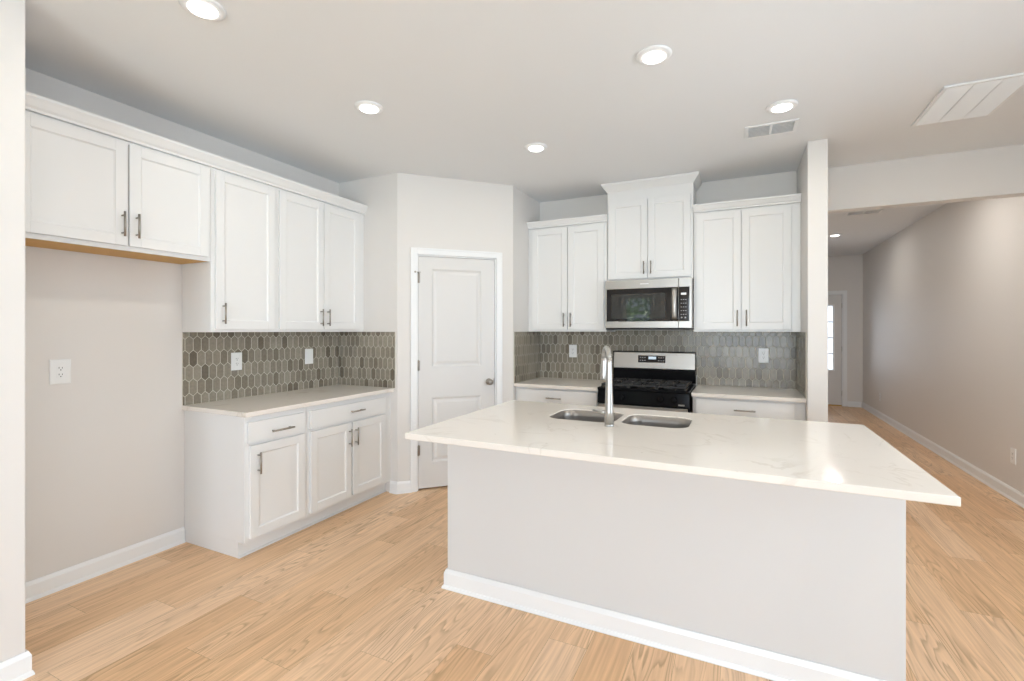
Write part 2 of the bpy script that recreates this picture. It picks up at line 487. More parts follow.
for k, (w0, w1) in enumerate(ADDED_SIDE):
    mb = MB(); e = 0.045; wm = (w0 + w1) / 2; fa, fb = XRW + 0.03, XRW + 0.1
    mb.box(fa, fb, w0, w0 + e, SZ0, SZ1).box(fa, fb, w1 - e, w1, SZ0, SZ1)
    mb.box(fa, fb, w0 + e, w1 - e, SZ0, SZ0 + e).box(fa, fb, w0 + e, w1 - e, SZ1 - e, SZ1)
    mb.box(fa, fb, wm - 0.04, wm + 0.04, SZ0 + e, SZ1 - e)
    sw = struct(mb.obj('window_%d' % (k + 3), M['trim']))
    MB().box(XRW + 0.06, XRW + 0.066, w0 + e, wm - 0.04, SZ0 + e, SZ1 - e).obj('pane', M['glass'], sw)
    MB().box(XRW + 0.06, XRW + 0.066, wm + 0.04, w1 - e, SZ0 + e, SZ1 - e).obj('pane', M['glass'], sw)
    mb = MB(); cw = 0.07; xa, xb = XRW - 0.018, XRW - 0.0005
    mb.box(xa, xb, w0 - cw, w0, SZ0 - cw, SZ1 + cw).box(xa, xb, w1, w1 + cw, SZ0 - cw, SZ1 + cw)
    mb.box(xa, xb, w0, w1, SZ1, SZ1 + cw).box(xa, xb, w0, w1, SZ0 - cw, SZ0)
    struct(mb.obj('trim_%d' % (k + 5), M['trim']))
FD0, FD1, FDH = 4.185, 5.125, 2.10
struct(MB().box(XR2 - 0.12, FD0, YFAR, YFAR + 0.12, 0, ZHC).box(FD1, XRW, YFAR, YFAR + 0.12, 0, ZHC)
       .box(FD0, FD1, YFAR, YFAR + 0.12, FDH, ZHC).obj('wall_hall_end', M['wall']))
def build_rear():
    mb = MB(); y0, y1 = YREAR - 0.12, YREAR
    a, b = (0.78, 1.46, 0.3, 2.25), (2.25, 4.65, 0.0, 2.25)  # second opening is an unseen glass door added to supply daylight
    mb.box(0, a[0], y0, y1, 0, ZC).box(a[1], b[0], y0, y1, 0, ZC).box(b[1], XRW, y0, y1, 0, ZC)
    mb.box(a[0], a[1], y0, y1, 0, a[2]).box(a[0], a[1], y0, y1, a[3], ZC).box(b[0], b[1], y0, y1, b[3], ZC)
    struct(mb.obj('wall_rear', M['wall']))
    for k, (x0, x1, z0, z1, cols) in enumerate(((a[0], a[1], a[2], a[3], 1), (b[0], b[1], b[2] + 0.001, b[3], 2))):
        f = MB(); e = 0.05; yy0, yy1 = y0 + 0.02, y1 - 0.03
        f.box(x0, x0 + e, yy0, yy1, z0, z1).box(x1 - e, x1, yy0, yy1, z0, z1)
        f.box(x0 + e, x1 - e, yy0, yy1, z0, z0 + e).box(x0 + e, x1 - e, yy0, yy1, z1 - e, z1)
        if cols == 2:
            xm = (x0 + x1) / 2; f.box(xm - 0.04, xm + 0.04, yy0, yy1, z0 + e, z1 - e)
        w = struct(f.obj('window_%d' % (k + 1), M['trim']))
        if cols == 2:
            MB().box(x0 + e, xm - 0.04, y0 + 0.05, y0 + 0.056, z0 + e, z1 - e).obj('pane', M['glass'], w)
            MB().box(xm + 0.04, x1 - e, y0 + 0.05, y0 + 0.056, z0 + e, z1 - e).obj('pane', M['glass'], w)
        else:
            MB().box(x0 + e, x1 - e, y0 + 0.05, y0 + 0.056, z0 + e, z1 - e).obj('pane', M['glass'], w)
        c = MB(); cw = 0.07
        c.box(x0 - cw, x0, y1, y1 + 0.018, max(z0 - cw, 0.001), z1 + cw).box(x1, x1 + cw, y1, y1 + 0.018, max(z0 - cw, 0.001), z1 + cw)
        c.box(x0, x1, y1, y1 + 0.018, z1, z1 + cw)
        if z0 > 0.1: c.box(x0, x1, y1, y1 + 0.018, z0 - cw, z0)
        struct(c.obj('trim_%d' % (k + 3), M['trim']))
build_rear()

# baseboards
BB = [(0, 0), (0.020, 0), (0.020, 0.006), (0.016, 0.018), (0.013, 0.020), (0.013, 0.083), (0.008, 0.095), (0.005, 0.102), (0, 0.102)]
def base(name, path):
    return struct(MB().sweep(path, BB).obj(name, M['trim']))
base('baseboard_left', [(0.001, -3.80), (0.001, -2.803)])
base('baseboard_wing', [(0.001, -3.946), (0.721, -3.946), (0.721, -3.829), (0.03, -3.829)])
dd = (P2 - P1).normalized()
base('baseboard_pantry_left', [(0.61, YA - 0.001), (P1.x, YA - 0.001), tuple(P1 + dd * 0.122 + Vector((0.0007, -0.0007)))])
base('baseboard_pantry_right', [tuple(P1 + dd * 0.976 + Vector((0.0007, -0.0007))), (P2.x + 0.001, P2.y), (P2.x + 0.001, -0.635)])
base('baseboard_right', [(XRW - 0.001, YFAR - 0.01), (XRW - 0.001, YREAR + 0.02)])
base('baseboard_hall_end', [(5.192, YFAR - 0.001), (XRW - 0.025, YFAR - 0.001)])
base('baseboard_hall_left', [(XR2 + 0.001, 0.06), (XR2 + 0.001, YFAR - 0.01)])
base('baseboard_stub', [(XR - 0.001, -0.665), (XR - 0.001, YCOL - 0.001), (XR2 + 0.001, YCOL - 0.001), (XR2 + 0.001, 0.035)])
base('baseboard_rear', [(2.17, YREAR + 0.001), (1.54, YREAR + 0.001)])
base('baseboard_far_left', [(0.001, YREAR + 0.03), (0.001, -3.97)])

# ------------------------------------------------------------------ doors
def door_frame(name, w, h, cw, loc, rz):
    """casing (local x along the wall, front at y<0) round an opening w by h"""
    mb = MB()
    for s in (-1, 1):
        x0 = -cw if s < 0 else w
        mb.box(x0, x0 + cw, -0.016, -0.001, 0.001, h + cw)
        e = x0 if s < 0 else x0 + cw - 0.015
        mb.box(e, e + 0.015, -0.021, -0.016, 0.001, h + cw)
    mb.box(0, w, -0.016, -0.001, h, h + cw).box(0, w, -0.021, -0.016, h + cw - 0.015, h + cw)
    # jambs
    mb.box(0.0, 0.012, -0.001, 0.11, 0.001, h).box(w - 0.012, w, -0.001, 0.11, 0.001, h).box(0.012, w - 0.012, -0.001, 0.11, h - 0.012, h)
    o = struct(mb.obj(name, M['trim'], bevel=0.002)); o.location = loc; o.rotation_euler = (0, 0, rz)
    return o
def frustum(mb, x0, x1, z0, z1, y0, y1, ins):
    """raised or sunk panel field, from rectangle at depth y0 to inset rectangle at depth y1"""
    a = [(x0, y0, z0), (x1, y0, z0), (x1, y0, z1), (x0, y0, z1)]
    b = [(x0 + ins, y1, z0 + ins), (x1 - ins, y1, z0 + ins), (x1 - ins, y1, z1 - ins), (x0 + ins, y1, z1 - ins)]
    mb.loft([a, b], cap0=False)
def panel_leaf(w, h, t, panels, z0=0.0):
    """moulded panel door leaf, front at y=0, back at y=t; panels are (x0,x1,z0,z1)"""
    mb = MB()
    xs = sorted({0.0, w} | {p[0] for p in panels} | {p[1] for p in panels})
    zs = sorted({z0, h} | {p[2] for p in panels} | {p[3] for p in panels})
    for i in range(len(xs) - 1):
        for j in range(len(zs) - 1):
            cx_, cz_ = (xs[i] + xs[i + 1]) / 2, (zs[j] + zs[j + 1]) / 2
            if any(p[0] < cx_ < p[1] and p[2] < cz_ < p[3] for p in panels):
                continue
            mb.poly(((xs[i], 0, zs[j]), (xs[i + 1], 0, zs[j]), (xs[i + 1], 0, zs[j + 1]), (xs[i], 0, zs[j + 1])))
    mb.poly(((0, t, z0), (0, t, h), (w, t, h), (w, t, z0)))
    mb.poly(((0, 0, z0), (0, 0, h), (0, t, h), (0, t, z0))); mb.poly(((w, 0, z0), (w, t, z0), (w, t, h), (w, 0, h)))
    mb.poly(((0, 0, h), (w, 0, h), (w, t, h), (0, t, h))); mb.poly(((0, 0, z0), (0, t, z0), (w, t, z0), (w, 0, z0)))
    for (a, b, c, d) in panels:
        r = lambda e, y: [(a + e, y, c + e), (b - e, y, c + e), (b - e, y, d - e), (a + e, y, d - e)]
        mb.loft([r(0, 0), r(0.006, 0.004), r(0.016, 0.010), r(0.028, 0.010), r(0.048, 0.004)], cap0=False)
    bmesh.ops.remove_doubles(mb.bm, verts=mb.bm.verts, dist=1e-5)
    return mb
def hinge(parent, x, y, z, stop=False):
    mb = MB()
    mb.tube([(x, y, z - 0.045), (x, y, z + 0.045)], 0.006, 10)
    mb.box(x, x + 0.016, y + 0.004, y + 0.008, z - 0.044, z + 0.044)
    mb.tube([(x, y, z + 0.045), (x, y, z + 0.052)], [0.004, 0.002], 8)
    if stop:
        mb.tube([(x, y - 0.004, z + 0.050), (x - 0.028, y - 0.018, z + 0.050)], 0.0035, 8)
        mb.lathe([(0.008, 0), (0.008, 0.012)], (x - 0.030, y - 0.012, z + 0.050), '-Y', 12)
        mb.tube([(x, y - 0.004, z + 0.050), (x + 0.02, y - 0.014, z + 0.050)], 0.003, 8)
    return mb.obj('hinge', M['nickel'], parent)
rz45 = math.atan2(dd.y, dd.x)
po = P1 + dd * 0.168
door_frame('trim_1', 0.734, 2.088, 0.056, (po.x, po.y, 0), rz45)
dl = panel_leaf(0.704, 2.058, 0.035, [(0.118, 0.578, 0.225, 0.800), (0.118, 0.578, 1.075, 1.950)])
d1 = struct(dl.obj('door_1', M['door']), 'white two-panel pantry door in the angled corner wall', 'door')
d1.location = (po.x + dd.x * 0.015 - dd.y * 0.012, po.y + dd.y * 0.015 + dd.x * 0.012, 0.016)
d1.rotation_euler = (0, 0, rz45)
for z, st in ((1.865, True), (1.09, False), (0.34, False)):
    hinge(d1, -0.003, -0.012, z, st)
kb = MB().lathe([(0.030, 0.0), (0.030, 0.006), (0.026, 0.009), (0.013, 0.012), (0.011, 0.030), (0.020, 0.036), (0.027, 0.046),
                 (0.028, 0.056), (0.022, 0.066), (0.010, 0.070)], (0.650, 0, 0.925), '-Y', 28)
kb.obj('door_knob', M['nickel'], d1)
MB().box(0.700, 0.7035, -0.004, 0.0, 0.895, 0.955).obj('latch_plate', M['nickel'], d1)
# front door at the end of the hall
door_frame('trim_2', FD1 - FD0, FDH, 0.062, (FD0, YFAR, 0), 0)
fw = 0.91; mb = MB(); t = 0.045
gx0, gx1, gz0, gz1 = 0.14, 0.77, 0.66, 1.86
mb.box(0, gx0, 0, t, 0.0, 2.07).box(gx1, fw, 0, t, 0.0, 2.07).box(gx0, gx1, 0, t, gz1, 2.07).box(gx0, gx1, 0, t, 0.0, gz0)
mb.box(gx0 + 0.06, gx1 - 0.06, -0.006, 0, 0.18, 0.52)
d2 = struct(mb.obj('door_2', M['door'], bevel=0.002), 'white front door with glass grid at the end of the hall', 'door')
d2.location = (FD0 + 0.015, YFAR + 0.03, 0.018)
mb = MB(); e = 0.03
mb.box(gx0 - e, gx0, -0.012, 0, gz0 - e, gz1 + e).box(gx1, gx1 + e, -0.012, 0, gz0 - e, gz1 + e)
mb.box(gx0, gx1, -0.012, 0, gz1, gz1 + e).box(gx0, gx1, -0.012, 0, gz0 - e, gz0)
for k in (1, 2):
    x = gx0 + (gx1 - gx0) * k / 3; mb.box(x - 0.011, x + 0.011, -0.004, 0.02, gz0, gz1)
for k in (1, 2, 3):
    z = gz0 + (gz1 - gz0) * k / 4; mb.box(gx0, gx1, -0.0045, 0.0195, z - 0.011, z + 0.011)
mb.obj('glazing_bars', M['trim'], d2)
MB().box(gx0, gx1, 0.022, 0.026, gz0, gz1).obj('glass', M['glass'], d2)
MB().box(0.0, fw, -0.02, 0.06, -0.0172, -0.002).obj('threshold', M['wood'], d2)
for z in (1.86, 1.05, 0.22):
    hinge(d2, fw + 0.004, -0.008, z)
MB().lathe([(0.03, 0), (0.03, 0.008), (0.012, 0.012), (0.012, 0.035), (0.027, 0.046), (0.026, 0.058), (0.010, 0.068)],
           (0.07, 0, 0.95), '-Y', 20).obj('door_knob', M['nickel'], d2)

# ------------------------------------------------------------------ cabinet parts (local frame: x along the run, front at y=0 facing -y, z up)
def shaker_door(name, parent, x0, x1, z0, z1, yf=-0.020, rail=0.056, slab=False):
    mb = MB(); t = 0.019; y0, y1 = yf, yf + t
    if slab:
        mb.box(x0, x1, y0, y1, z0, z1)
    else:
        mb.box(x0, x0 + rail, y0, y1, z0, z1).box(x1 - rail, x1, y0, y1, z0, z1)
        mb.box(x0 + rail, x1 - rail, y0, y1, z0, z0 + rail).box(x0 + rail, x1 - rail, y0, y1, z1 - rail, z1)
        e = 0.007
        a, b, c, d = x0 + rail, x1 - rail, z0 + rail, z1 - rail
        r = lambda q, y: [(a + q, y, c + q), (b - q, y, c + q), (b - q, y, d - q), (a + q, y, d - q)]
        mb.loft([r(0, y0 + 0.003), r(e, y0 + 0.009)], cap0=False)
    return mb.obj(name, M['cab'], parent, bevel=0.0014)
def pull(parent, x, z, length, vertical, yf=-0.020):
    """round bar pull on two posts"""
    mb = MB(); h = length / 2; y = yf - 0.030
    if vertical:
        mb.tube([(x, y, z - h), (x, y, z + h)], 0.0058, 12)
        for q in (-1, 1):
            mb.tube([(x, yf - 0.0002, z + q * (h - 0.02)), (x, y, z + q * (h - 0.02))], 0.0046, 10)
    else:
        mb.tube([(x - h, y, z), (x + h, y, z)], 0.0058, 12)
        for q in (-1, 1):
            mb.tube([(x + q * (h - 0.02), yf - 0.0002, z), (x + q * (h - 0.02), y, z)], 0.0046, 10)
    return mb.obj('handle', M['nickel'], parent)
def upper_cabinet(loc, rz, w, depth, z0, z1, doors, hz, hx, label, hlen=0.135, wood=False, dz0=0.02, dz1=0.015, group=None, cheek=True):
    """doors: list of (x0,x1); hx: handle x for each door"""
    t = thing('wall_cabinet', (loc[0], loc[1], z0), label, 'cabinet', rz, group)
    h = z1 - z0
    mb = MB()
    mb.box(0, w, 0, 0.019, 0, h)                                  # face frame
    u = 0.004 if wood else 0.0
    mb.box(0, w, 0.019, depth, u, h)
    mb.obj('body', M['cab'], t, bevel=0.0012)
    if wood:
        MB().box(0.004, w - 0.004, 0.0195, depth - 0.001, -0.0005, u - 0.0002).obj('underside_panel', M['wood'], t)
    for (x0, x1), x in zip(doors, hx):
        d = shaker_door('door', t, x0, x1, dz0, h - dz1)
        pull(d, x, hz - z0, hlen, True)
    return t
RL = PI / 2        # left-wall run: local x -> world +y, local depth -> world -x
# ---- left wall uppers
upper_cabinet((0.305, -3.74), RL, 0.925, 0.303, 1.858, 2.462, [(0.005, 0.459), (0.468, 0.905)], 1.995, [0.432, 0.500],
              'short white two-door wall cabinet over the empty refrigerator alcove', wood=True, dz0=0.024, dz1=0.018)
upper_cabinet((0.305, -2.8145), RL, 0.474, 0.303, 1.405, 2.462, [(0.024, 0.456)], 1.527, [0.067],
              'tall white single-door wall cabinet beside the refrigerator alcove', dz0=0.020, dz1=0.018)
upper_cabinet((0.305, -2.3400), RL, 0.903, 0.303, 1.405, 2.462, [(0.021, 0.428), (0.434, 0.829)], 1.520, [0.395, 0.465],
              'tall white two-door wall cabinet ending at the pantry return wall', dz0=0.020, dz1=0.018)
tag(MB().box(0.001, 0.305, -3.8285, -3.7405, 1.858, 2.462).obj('cabinet_filler', M['cab'], bevel=0.001),
    'narrow white filler strip between alcove wing wall and short wall cabinet', 'cabinet filler')
CROWN_S = [(0.0, 0.0), (0.022, 0.0), (0.022, 0.012), (0.030, 0.022), (0.044, 0.050), (0.050, 0.060), (0.050, 0.074), (0.0, 0.074)]
def crown(name, path, z, prof, label, depth=0.303):
    pr = [(o, z + h) for o, h in prof]
    o = MB().sweep(path, pr).obj(name, M['cab'])
    return tag(o, label, 'crown moulding')
crown('crown_molding', [(0.300, -3.8280), (0.300, YA - 0.002)], 2.4505 + 0.012, CROWN_S,
      'long white crown moulding strip along the tops of the left wall cabinets')
# ---- back wall uppers
YF = -0.305
upper_cabinet((1.452, YF), 0, 0.787, 0.303, 1.405, 2.440, [(0.030, 0.400), (0.408, 0.762)], 1.520, [0.370, 0.440],
              'white two-door wall cabinet on the back wall left of the microwave', dz0=0.020, dz1=0.018)
tag(MB().box(1.4335, 1.4515, YF, -0.002, 1.405, 2.440).obj('cabinet_filler', M['cab'], bevel=0.001),
    'thin white filler strip between pantry wall and back wall cabinet', 'cabinet filler')
upper_cabinet((2.245, YF), 0, 0.757, 0.303, 1.874, 2.772, [(0.022, 0.369), (0.375, 0.735)], 1.985, [0.340, 0.402],
              'raised white two-door wall cabinet directly above the microwave', hlen=0.115, dz0=0.018, dz1=0.160)
upper_cabinet((3.006, YF), 0, 0.740, 0.303, 1.405, 2.440, [(0.022, 0.370), (0.377, 0.735)], 1.520, [0.343, 0.412],
              'white two-door wall cabinet on the back wall right of the microwave', dz0=0.020, dz1=0.018)
tag(MB().box(3.7465, 3.808, YF, -0.002, 1.405, 2.440).obj('cabinet_filler', M['cab'], bevel=0.001),
    'white filler strip between right back wall cabinet and stub wall', 'cabinet filler')
CROWN_B = [(0.0, 0.0), (0.024, 0.0), (0.024, 0.012), (0.032, 0.020), (0.044, 0.044), (0.050, 0.052), (0.050, 0.064), (0.0, 0.064)]
crown('crown_molding', [(1.4335, YF + 0.005), (2.243, YF + 0.005)], 2.441, CROWN_B, 'short white crown moulding on the back wall cabinet left of the microwave')
crown('crown_molding', [(3.0045, YF + 0.005), (3.8085, YF + 0.005)], 2.441, CROWN_B, 'short white crown moulding on the back wall cabinet right of the microwave')
CROWN_C = [(0.0, 0.0), (0.006, 0.0), (0.010, 0.010), (0.040, 0.050), (0.048, 0.056), (0.050, 0.074), (0.0, 0.074)]
cc = MB().sweep([(2.244, -0.004), (2.244, YF - 0.001), (3.003, YF - 0.001), (3.003, -0.004)], [(o, 2.711 + h) for o, h in CROWN_C])
tag(cc.obj('crown_molding', M['cab']), 'highest white crown moulding wrapping the raised cabinet above the microwave', 'crown moulding')

# ---- base cabinets
def base_cabinet(loc, rz, w, depth, label, drawers, doors, left_end=False, right_fill=0.0):
    """drawers: (x0,x1,z0,z1,hx,hz,len); doors: (x0,x1,z0,z1,hx,hz)"""
    t = thing('base_cabinet', (loc[0], loc[1], 0), label, 'cabinet', rz)
    mb = MB()
    mb.box(0, w, 0, 0.019, 0.10, ZCB - 0.0005)
    mb.box(0, w, 0.019, depth, 0.10, ZCB - 0.0005)
    mb.box(0, w, 0.060, depth, 0.001, 0.10)
    mb.obj('body', M['cab'], t, bevel=0.0012)
    MB().box(0.0, w, 0.0585, 0.0598, 0.001, 0.018).box(0.0, w, 0.048, 0.0585, 0.001, 0.013).obj('toe_kick_moulding', M['cab'], t)
    for (x0, x1, z0, z1, hx, hz, ln) in drawers:
        d = shaker_door('drawer', t, x0, x1, z0, z1, slab=True)
        pull(d, hx, hz, ln, False)
    for (x0, x1, z0, z1, hx, hz) in doors:
        d = shaker_door('door', t, x0, x1, z0, z1)
        pull(d, hx, hz, 0.135, True)
    return t
base_cabinet((0.610, -2.800), RL, 0.464, 0.608, 'white base cabinet with one drawer and one door beside the refrigerator alcove',
             [(0.017, 0.440, 0.716, 0.846, 0.245, 0.768, 0.165)], [(0.030, 0.440, 0.122, 0.698, 0.078, 0.586)])
base_cabinet((0.610, -2.335), RL, 0.900, 0.608, 'white base cabinet with wide drawer over two doors next to pantry return wall',
             [(0.026, 0.818, 0.716, 0.846, 0.462, 0.784, 0.140)],
             [(0.026, 0.414, 0.122, 0.698, 0.388, 0.586), (0.430, 0.812, 0.122, 0.698, 0.456, 0.586)])
YB = -0.610
base_cabinet((1.4345, YB), 0, 0.806, 0.608, 'white base cabinet with wide drawer on the back wall left of the stove',
             [(0.032, 0.795, 0.730, 0.866, 0.398, 0.795, 0.145)],
             [(0.032, 0.410, 0.122, 0.712, 0.375, 0.60), (0.417, 0.795, 0.122, 0.712, 0.452, 0.60)])
base_cabinet((3.022, YB), 0, 0.786, 0.608, 'white base cabinet with wide drawer on the back wall right of the stove',
             [(0.023, 0.712, 0.730, 0.866, 0.378, 0.795, 0.150)],
             [(0.023, 0.364, 0.122, 0.712, 0.330, 0.60), (0.371, 0.712, 0.122, 0.712, 0.405, 0.60)])

# ---- countertops on the wall runs
def counter(name, x0, x1, y0, y1, label):
    o = MB().box(x0, x1, y0, y1, ZCB, ZCT).obj(name, M['quartz'], bevel=0.003)
    return tag(o, label, 'countertop')
counter('quartz_countertop', 0.001, 0.648, -2.814, YA - 0.001, 'white quartz countertop on the left wall base cabinets')
counter('quartz_countertop', 1.4335, 2.244, -0.650, -0.001, 'small white quartz countertop on the back wall left of the stove')
counter('quartz_countertop', 3.014, 3.809, -0.650, -0.001, 'small white quartz countertop on the back wall right of the stove')

# ------------------------------------------------------------------ tile backsplashes
def clip(poly, x0, x1, z0, z1):
    for axis, lim, sg in ((0, x0, 1), (0, x1, -1), (1, z0, 1), (1, z1, -1)):
        out = []
        for i in range(len(poly)):
            a, b = poly[i], poly[(i + 1) % len(poly)]
            ia, ib = sg * (a[axis] - lim) >= 0, sg * (b[axis] - lim) >= 0
            if ia: out.append(a)
            if ia != ib:
                t = (lim - a[axis]) / (b[axis] - a[axis])
                out.append((a[0] + t * (b[0] - a[0]), a[1] + t * (b[1] - a[1])))
        poly = out
        if len(poly) < 3: return []
    res = [poly[0]]
    for p in poly[1:]:
        if (p[0] - res[-1][0]) ** 2 + (p[1] - res[-1][1]) ** 2 > 1e-8: res.append(p)
    if (res[0][0] - res[-1][0]) ** 2 + (res[0][1] - res[-1][1]) ** 2 < 1e-8: res.pop()
    return res if len(res) > 2 else []
TP, TR, TPT = 0.0535, 0.0965, 0.024      # tile pitch, row pitch, point height
def tile_field(mb, org, ux, nrm, w, z0, z1, phase=0.0, thick=0.008):
    """picket tiles on a vertical rectangle starting at org, running along ux, facing nrm"""
    ux = Vector(ux); nv = Vector(nrm); g = 0.0026
    def P(a, z, d):
        q = Vector(org) + ux * a + nv * d; return (q.x, q.y, z)
    mb.mi = 0
    mb.loft([[P(0, z0, 0.0005), P(w, z0, 0.0005), P(w, z1, 0.0005), P(0, z1, 0.0005)],
             [P(0, z0, 0.006), P(w, z0, 0.006), P(w, z1, 0.006), P(0, z1, 0.006)]])
    mb.mi = 1
    ztop = 1.380
    for r in range(-1, 7):
        zt = ztop - r * TR
        zb = zt - TR - TPT
        k0 = -2
        for k in range(k0, int(w / TP) + 3):
            xc = k * TP + (TP / 2 if r % 2 else 0) + phase
            h = TP / 2 - g
            hexa = [(xc - h, zb + TPT), (xc, zb + g * 1.3), (xc + h, zb + TPT), (xc + h, zt - TPT), (xc, zt - g * 1.3), (xc - h, zt - TPT)]
            c = clip(hexa, 0.0008, w - 0.0008, z0 + 0.0015, z1 - 0.0008)
            if not c: continue
            area = abs(sum(c[i][0] * c[(i + 1) % len(c)][1] - c[(i + 1) % len(c)][0] * c[i][1] for i in range(len(c)))) / 2
            if area < 2.5e-5: continue
            m = (sum(p[0] for p in c) / len(c), sum(p[1] for p in c) / len(c))
            ins = []
            for p in c:
                d = math.hypot(p[0] - m[0], p[1] - m[1]); f = max(0.3, 1 - 0.0018 / max(d, 1e-4))
                ins.append((m[0] + (p[0] - m[0]) * f, m[1] + (p[1] - m[1]) * f))
            mb.loft([[P(a, z, 0.006) for a, z in c], [P(a, z, thick - 0.0008) for a, z in c], [P(a, z, thick) for a, z in ins]], cap0=False)
mb = MB()
ZB0 = ZCT + 0.0005
tile_field(mb, (0, -2.812), (0, 1), (1, 0), -YA - 0.0 + -(-2.812) + 2 * YA - 0.008, ZB0, 1.4045, 0.040)
tile_field(mb, (0.0085, YA), (1, 0), (0, -1), 0.652, ZB0, 1.4045, 0.010)
tag(mb.obj('tile_backsplash', [M['grout'], M['tile']]), 'taupe elongated hexagon tile backsplash along the left wall and pantry return', 'backsplash')
mb = MB()
tile_field(mb, (P2.x, -0.652), (0, 1), (1, 0), 0.6515, ZB0, 1.4045, 0.02)
tag(mb.obj('tile_backsplash', [M['grout'], M['tile']]), 'narrow taupe tile backsplash return on the pantry side of the left counter by the stove', 'backsplash')
mb = MB()
tile_field(mb, (P2.x + 0.0085, 0), (1, 0), (0, -1), 2.2405 - P2.x, ZB0, 1.4045, 0.012)
tile_field(mb, (2.2492, 0), (1, 0), (0, -1), 0.7616, 1.0, 1.417, 0.0165)
tile_field(mb, (3.0110, 0), (1, 0), (0, -1), XR - 3.0110 - 0.0085, ZB0, 1.4045, 0.0035)
tag(mb.obj('tile_backsplash', [M['grout'], M['tile']]), 'wide taupe elongated hexagon tile backsplash on the back wall behind the stove', 'backsplash')
mb = MB()
tile_field(mb, (XR, -0.0), (0, -1), (-1, 0), 0.652, ZB0, 1.4045, 0.03)
tag(mb.obj('tile_backsplash', [M['grout'], M['tile']]), 'narrow taupe tile backsplash return on the stub wall at far right of the back counter', 'backsplash')

# ------------------------------------------------------------------ island
IX0, IX1, IY0, IY1 = 1.880, 3.962, -2.858, -1.640
BX0, BX1, BY0, BY1 = 1.908, 3.916, -2.519, -1.690
isl = thing('kitchen_island', ((BX0 + BX1) / 2, (BY0 + BY1) / 2, 0), 'white painted kitchen island body under the large quartz top', 'island')
ic = Vector(isl.location)
def isl_box(mb, x0, x1, y0, y1, z0, z1):
    return mb.box(x0 - ic.x, x1 - ic.x, y0 - ic.y, y1 - ic.y, z0, z1)
mb = MB()
isl_box(mb, BX0, BX1, BY0, BY0 + 0.12, 0.001, ZCB - 0.001)
isl_box(mb, BX0, BX0 + 0.02, BY0 + 0.12, BY1, 0.001, ZCB - 0.001)
isl_box(mb, BX1 - 0.02, BX1, BY0 + 0.12, BY1, 0.001, ZCB - 0.001)
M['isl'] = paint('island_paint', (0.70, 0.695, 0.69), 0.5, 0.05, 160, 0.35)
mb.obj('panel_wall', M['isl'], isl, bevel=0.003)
mb = MB()
isl_box(mb, BX0 + 0.021, BX1 - 0.021, BY0 + 0.121, BY1 - 0.02, 0.10, 0.66)
isl_box(mb, BX0 + 0.021, BX1 - 0.021, BY0 + 0.121, BY1 - 0.08, 0.001, 0.10)
isl_box(mb, BX0 + 0.021, BX1 - 0.021, BY1 - 0.02, BY1, 0.10, ZCB - 0.001)
mb.obj('cabinet_body', M['cab'], isl)
for k in range(4):
    x0 = BX0 - ic.x + 0.05 + k * 0.484; yb = BY1 - ic.y
    m2 = MB(); z0, z1, r = 0.13, 0.70, 0.056; x1 = x0 + 0.455
    m2.box(x0, x0 + r, yb + 0.0005, yb + 0.02, z0, z1).box(x1 - r, x1, yb + 0.0005, yb + 0.02, z0, z1)
    m2.box(x0 + r, x1 - r, yb + 0.0005, yb + 0.02, z0, z0 + r).box(x0 + r, x1 - r, yb + 0.0005, yb + 0.02, z1 - r, z1)
    m2.box(x0 + r, x1 - r, yb + 0.0005, yb + 0.011, z0 + r, z1 - r)
    d = m2.obj('door', M['cab'], isl, bevel=0.0014)
    hx = x1 - 0.03 if k % 2 == 0 else x0 + 0.03
    m3 = MB().tube([(hx, yb + 0.05, 0.52), (hx, yb + 0.05, 0.655)], 0.0058, 12)
    for q in (0.54, 0.635): m3.tube([(hx, yb + 0.0202, q), (hx, yb + 0.05, q)], 0.0046, 10)
    m3.obj('handle', M['nickel'], d)
pp = [(BX0 - 0.0008 - ic.x, BY1 - ic.y), (BX0 - 0.0008 - ic.x, BY0 - 0.0008 - ic.y), (BX1 + 0.0008 - ic.x, BY0 - 0.0008 - ic.y)]
BBI = [(0, 0.001), (0.024, 0.001), (0.024, 0.006), (0.018, 0.018), (0.014, 0.020), (0.014, 0.083), (0.009, 0.095), (0.005, 0.104), (0, 0.104)]
MB().sweep(pp, BBI).obj('baseboard', M['trim'], isl)
top = MB().box(IX0, IX1, IY0, IY1, ZCB, ZCT).obj('quartz_countertop', M['quartz'])
BOWLS = [(2.352, 2.738, -2.175, -1.815), (2.772, 3.122, -2.165, -1.830)]
cuts = []
for (a, b, c, d) in BOWLS:
    cuts.append(MB().prism(rrect(a, b, c, d, 0.085), ZCB - 0.05, ZCT + 0.05).obj('cutter', M['quartz']))
cut(top, cuts)
bv = top.modifiers.new('soft_edges', 'BEVEL'); bv.width = 0.004; bv.segments = 3; bv.limit_method = 'ANGLE'; bv.angle_limit = math.radians(50)
tag(top, 'large white quartz island countertop with sink cutouts and seating overhang', 'countertop')
